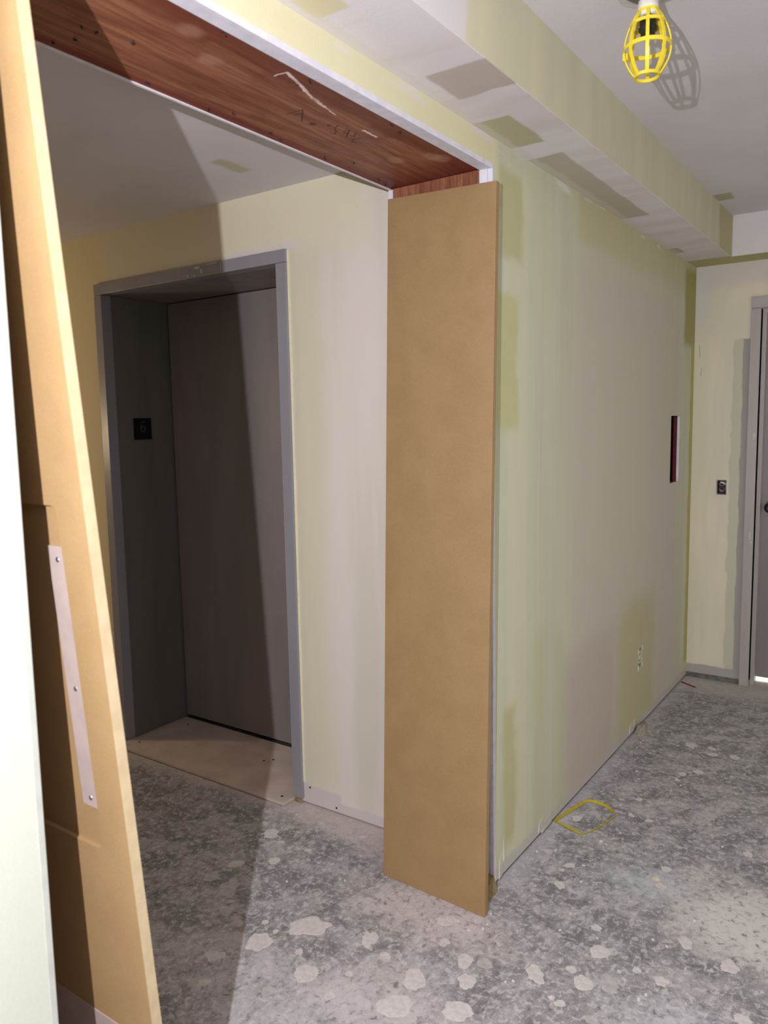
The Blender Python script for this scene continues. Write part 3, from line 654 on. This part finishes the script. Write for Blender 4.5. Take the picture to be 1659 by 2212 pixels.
tag(MB().hexa([(.002, 4.5575, 0), (.091, 4.5025, 0), (.095, 4.5105, 0), (.006, 4.5655, 0)], [(.003, 4.559, .005), (.090, 4.504, .005), (.093, 4.509, .005), (.006, 4.564, .005)]).build('red_strip', m_redst), 'thin dark red strip on the floor at the far end of the wall', 'strip')
random.seed(5)
SPL = [(-0.856, 2.019, 0.0314, 0.0298), (-0.72, 1.889, 0.0196, 0.0214), (-0.664, 2.005, 0.0134, 0.0098), (-0.746, 2.178, 0.0107, 0.0084), (-0.552, 2.183, 0.0137, 0.0104), (-0.784, 1.994, 0.0123, 0.0077), (-0.835, 1.701, 0.0254, 0.0282), (-0.822, 1.802, 0.0261, 0.0213), (-0.737, 1.688, 0.0309, 0.054), (-0.653, 1.591, 0.0176, 0.0174), (-0.58, 1.571, 0.0172, 0.0184), (-0.511, 1.62, 0.0115, 0.0109), (-0.453, 1.604, 0.0084, 0.0114), (-0.463, 1.542, 0.0358, 0.0428), (-0.333, 1.574, 0.0119, 0.0137), (-0.259, 1.517, 0.0336, 0.0361), (-0.156, 1.582, 0.0103, 0.011), (-0.445, 1.795, 0.0095, 0.0178), (-0.194, 1.732, 0.022, 0.0381), (-0.113, 1.699, 0.0149, 0.0141), (0.009, 1.663, 0.033, 0.0378), (-0.052, 1.631, 0.0255, 0.0181), (-0, 1.842, 0.0163, 0.0165), (0.089, 1.805, 0.0236, 0.0295), (0.133, 1.736, 0.0252, 0.0288), (0.14, 1.827, 0.0208, 0.023), (-0.15, 1.488, 0.0149, 0.0171), (-0.233, 1.381, 0.0122, 0.0066), (-0.301, 1.409, 0.0201, 0.0176), (0.018, 1.554, 0.0486, 0.0399), (0.165, 1.628, 0.0432, 0.0325), (-0.528, 1.427, 0.0323, 0.0204), (-0.471, 1.335, 0.0179, 0.0133), (-0.534, 1.51, 0.0333, 0.0347), (-0.045, 1.932, 0.034, 0.0225), (-0.385, 1.679, 0.0594, 0.0468), (0.174, 2.298, 0.0169, 0.0233), (0.231, 2.879, 0.0106, 0.0148), (0.485, 3.031, 0.0314, 0.0273), (0.064, 2.745, 0.0197, 0.0217), (0.453, 2.471, 0.0167, 0.0162), (0.3, 2.872, 0.0139, 0.0116), (0.591, 2.226, 0.0202, 0.0261), (0.396, 2.051, 0.0263, 0.0311), (0.258, 2.004, 0.0097, 0.0099), (0.354, 1.938, 0.0153, 0.0136), (0.507, 2.033, 0.0127, 0.0123), (0.468, 2.001, 0.0066, 0.0068), (0.401, 1.904, 0.0239, 0.0328), (0.458, 1.941, 0.0249, 0.033), (0.278, 1.866, 0.0229, 0.0374), (0.35, 1.805, 0.0088, 0.0095), (0.377, 1.799, 0.0145, 0.0121), (0.351, 2.149, 0.0166, 0.0134), (0.501, 2.124, 0.0079, 0.0099), (0.576, 2.027, 0.0199, 0.0186), (0.466, 1.789, 0.0187, 0.0128), (0.785, 1.999, 0.0232, 0.0202), (0.63, 1.969, 0.0168, 0.0104), (0.463, 2.162, 0.0108, 0.0086), (0.545, 2.201, 0.016, 0.006), (0.718, 2.189, 0.0254, 0.0283), (0.252, 2.17, 0.0142, 0.0141), (0.149, 2.383, 0.0081, 0.0079), (0.16, 2.423, 0.0189, 0.0138), (0.657, 2.826, 0.0159, 0.0192), (0.442, 2.58, 0.0155, 0.0174), (0.22, 3.021, 0.0133, 0.014), (0.304, 3.277, 0.0112, 0.0105), (0.308, 3.347, 0.017, 0.0191), (0.331, 3.377, 0.0103, 0.0137), (0.361, 3.404, 0.0228, 0.0194), (0.462, 3.644, 0.0207, 0.0229), (0.375, 3.623, 0.0239, 0.0184), (0.211, 3.996, 0.0146, 0.0227), (0.342, 3.825, 0.0377, 0.0342), (0.267, 3.676, 0.0247, 0.0324), (0.356, 3.688, 0.0152, 0.0223)]
Fh = Vector((Fv.x, Fv.y)).normalized(); Rh = Vector((Fh.y, -Fh.x))
def blob(x, y, rx, ry, name, mat, parent, h=.0007, n=22):
    lo, hi = [], []; ph = [random.uniform(0, 6.28) for _ in range(4)]; am = [random.uniform(.03, .16) for _ in range(4)]
    for i in range(n):
        a = 6.2832*i/n; q = 1 + sum(am[j]*math.sin((2, 3, 5, 7)[j]*a+ph[j])*(1, .9, .6, .5)[j] for j in range(4))
        q *= 1 + random.uniform(-.07, .07)
        d = Rh*rx*q*math.cos(a) + Fh*ry*q*math.sin(a)
        lo.append((d.x, d.y, 0)); hi.append((d.x*.93, d.y*.93, h))
    o = MB().hexa(lo, hi).build(name, mat, parent); o.location = (x, y, 0); return o
for (x, y, rx, ry) in SPL:
    blob(x, y, rx, ry, 'compound_splat', m_splat if random.random() < .75 else m_splat2, floor, .0006, 34)
CH = [(-0.026, 2.126), (0.001, 2.113), (0.031, 1.978), (0.005, 2.049), (0.055, 2.034), (0.034, 1.928), (0.069, 1.984), (0.067, 1.957), (0.239, 1.805), (0.223, 1.79), (0.136, 3.265), (0.165, 3.199), (0.064, 3.612), (0.061, 3.578), (0.064, 3.511), (0.172, 2.931), (0.328, 3.232), (0.301, 3.281), (0.349, 1.805), (0.264, 2.078), (0.261, 2.169), (0.37, 2.102), (0.508, 2.187), (0.55, 2.178), (0.545, 1.924), (0.556, 1.951), (0.239, 2.724), (0.198, 2.629), (0.222, 2.619), (0.2, 2.447), (0.227, 2.351), (0.031, 2.442), (0.084, 2.483), (-0.479, 2.077), (-0.454, 1.925), (-0.436, 1.928), (-0.741, 2.295), (-0.87, 2.178), (-0.597, 1.817), (-0.013, 1.949), (0.435, 2.501), (0.589, 2.342), (0.572, 2.826), (0.023, 3.461), (-0.444, 2.172)]
def crumb(x, y):
    if x < -.3: return 'tiny white plaster crumb on the lobby floor left of the leaning board'
    if x < .08 and y < 2.2: return 'tiny white plaster crumb at the foot of the leaning board'
    if y > 3.4: return 'tiny white plaster crumb beside the broken plaster lump'
    if y > 2.55: return 'tiny white plaster crumb on the floor around the yellow strap loop'
    if y > 2.25: return 'tiny white plaster crumb on the floor between board and yellow strap'
    return 'tiny white plaster crumb on the splattered floor in the right foreground'
for (x, y) in CH:
    c = blob(x, y, random.uniform(.0028, .0062), random.uniform(.0022, .0045), 'plaster_chip', m_chip, None, random.uniform(.002, .004), 6)
    c.rotation_euler = (0, 0, random.uniform(0, 3)); tag(c, crumb(x, y), 'plaster chip', 'plaster crumbs on the floor')
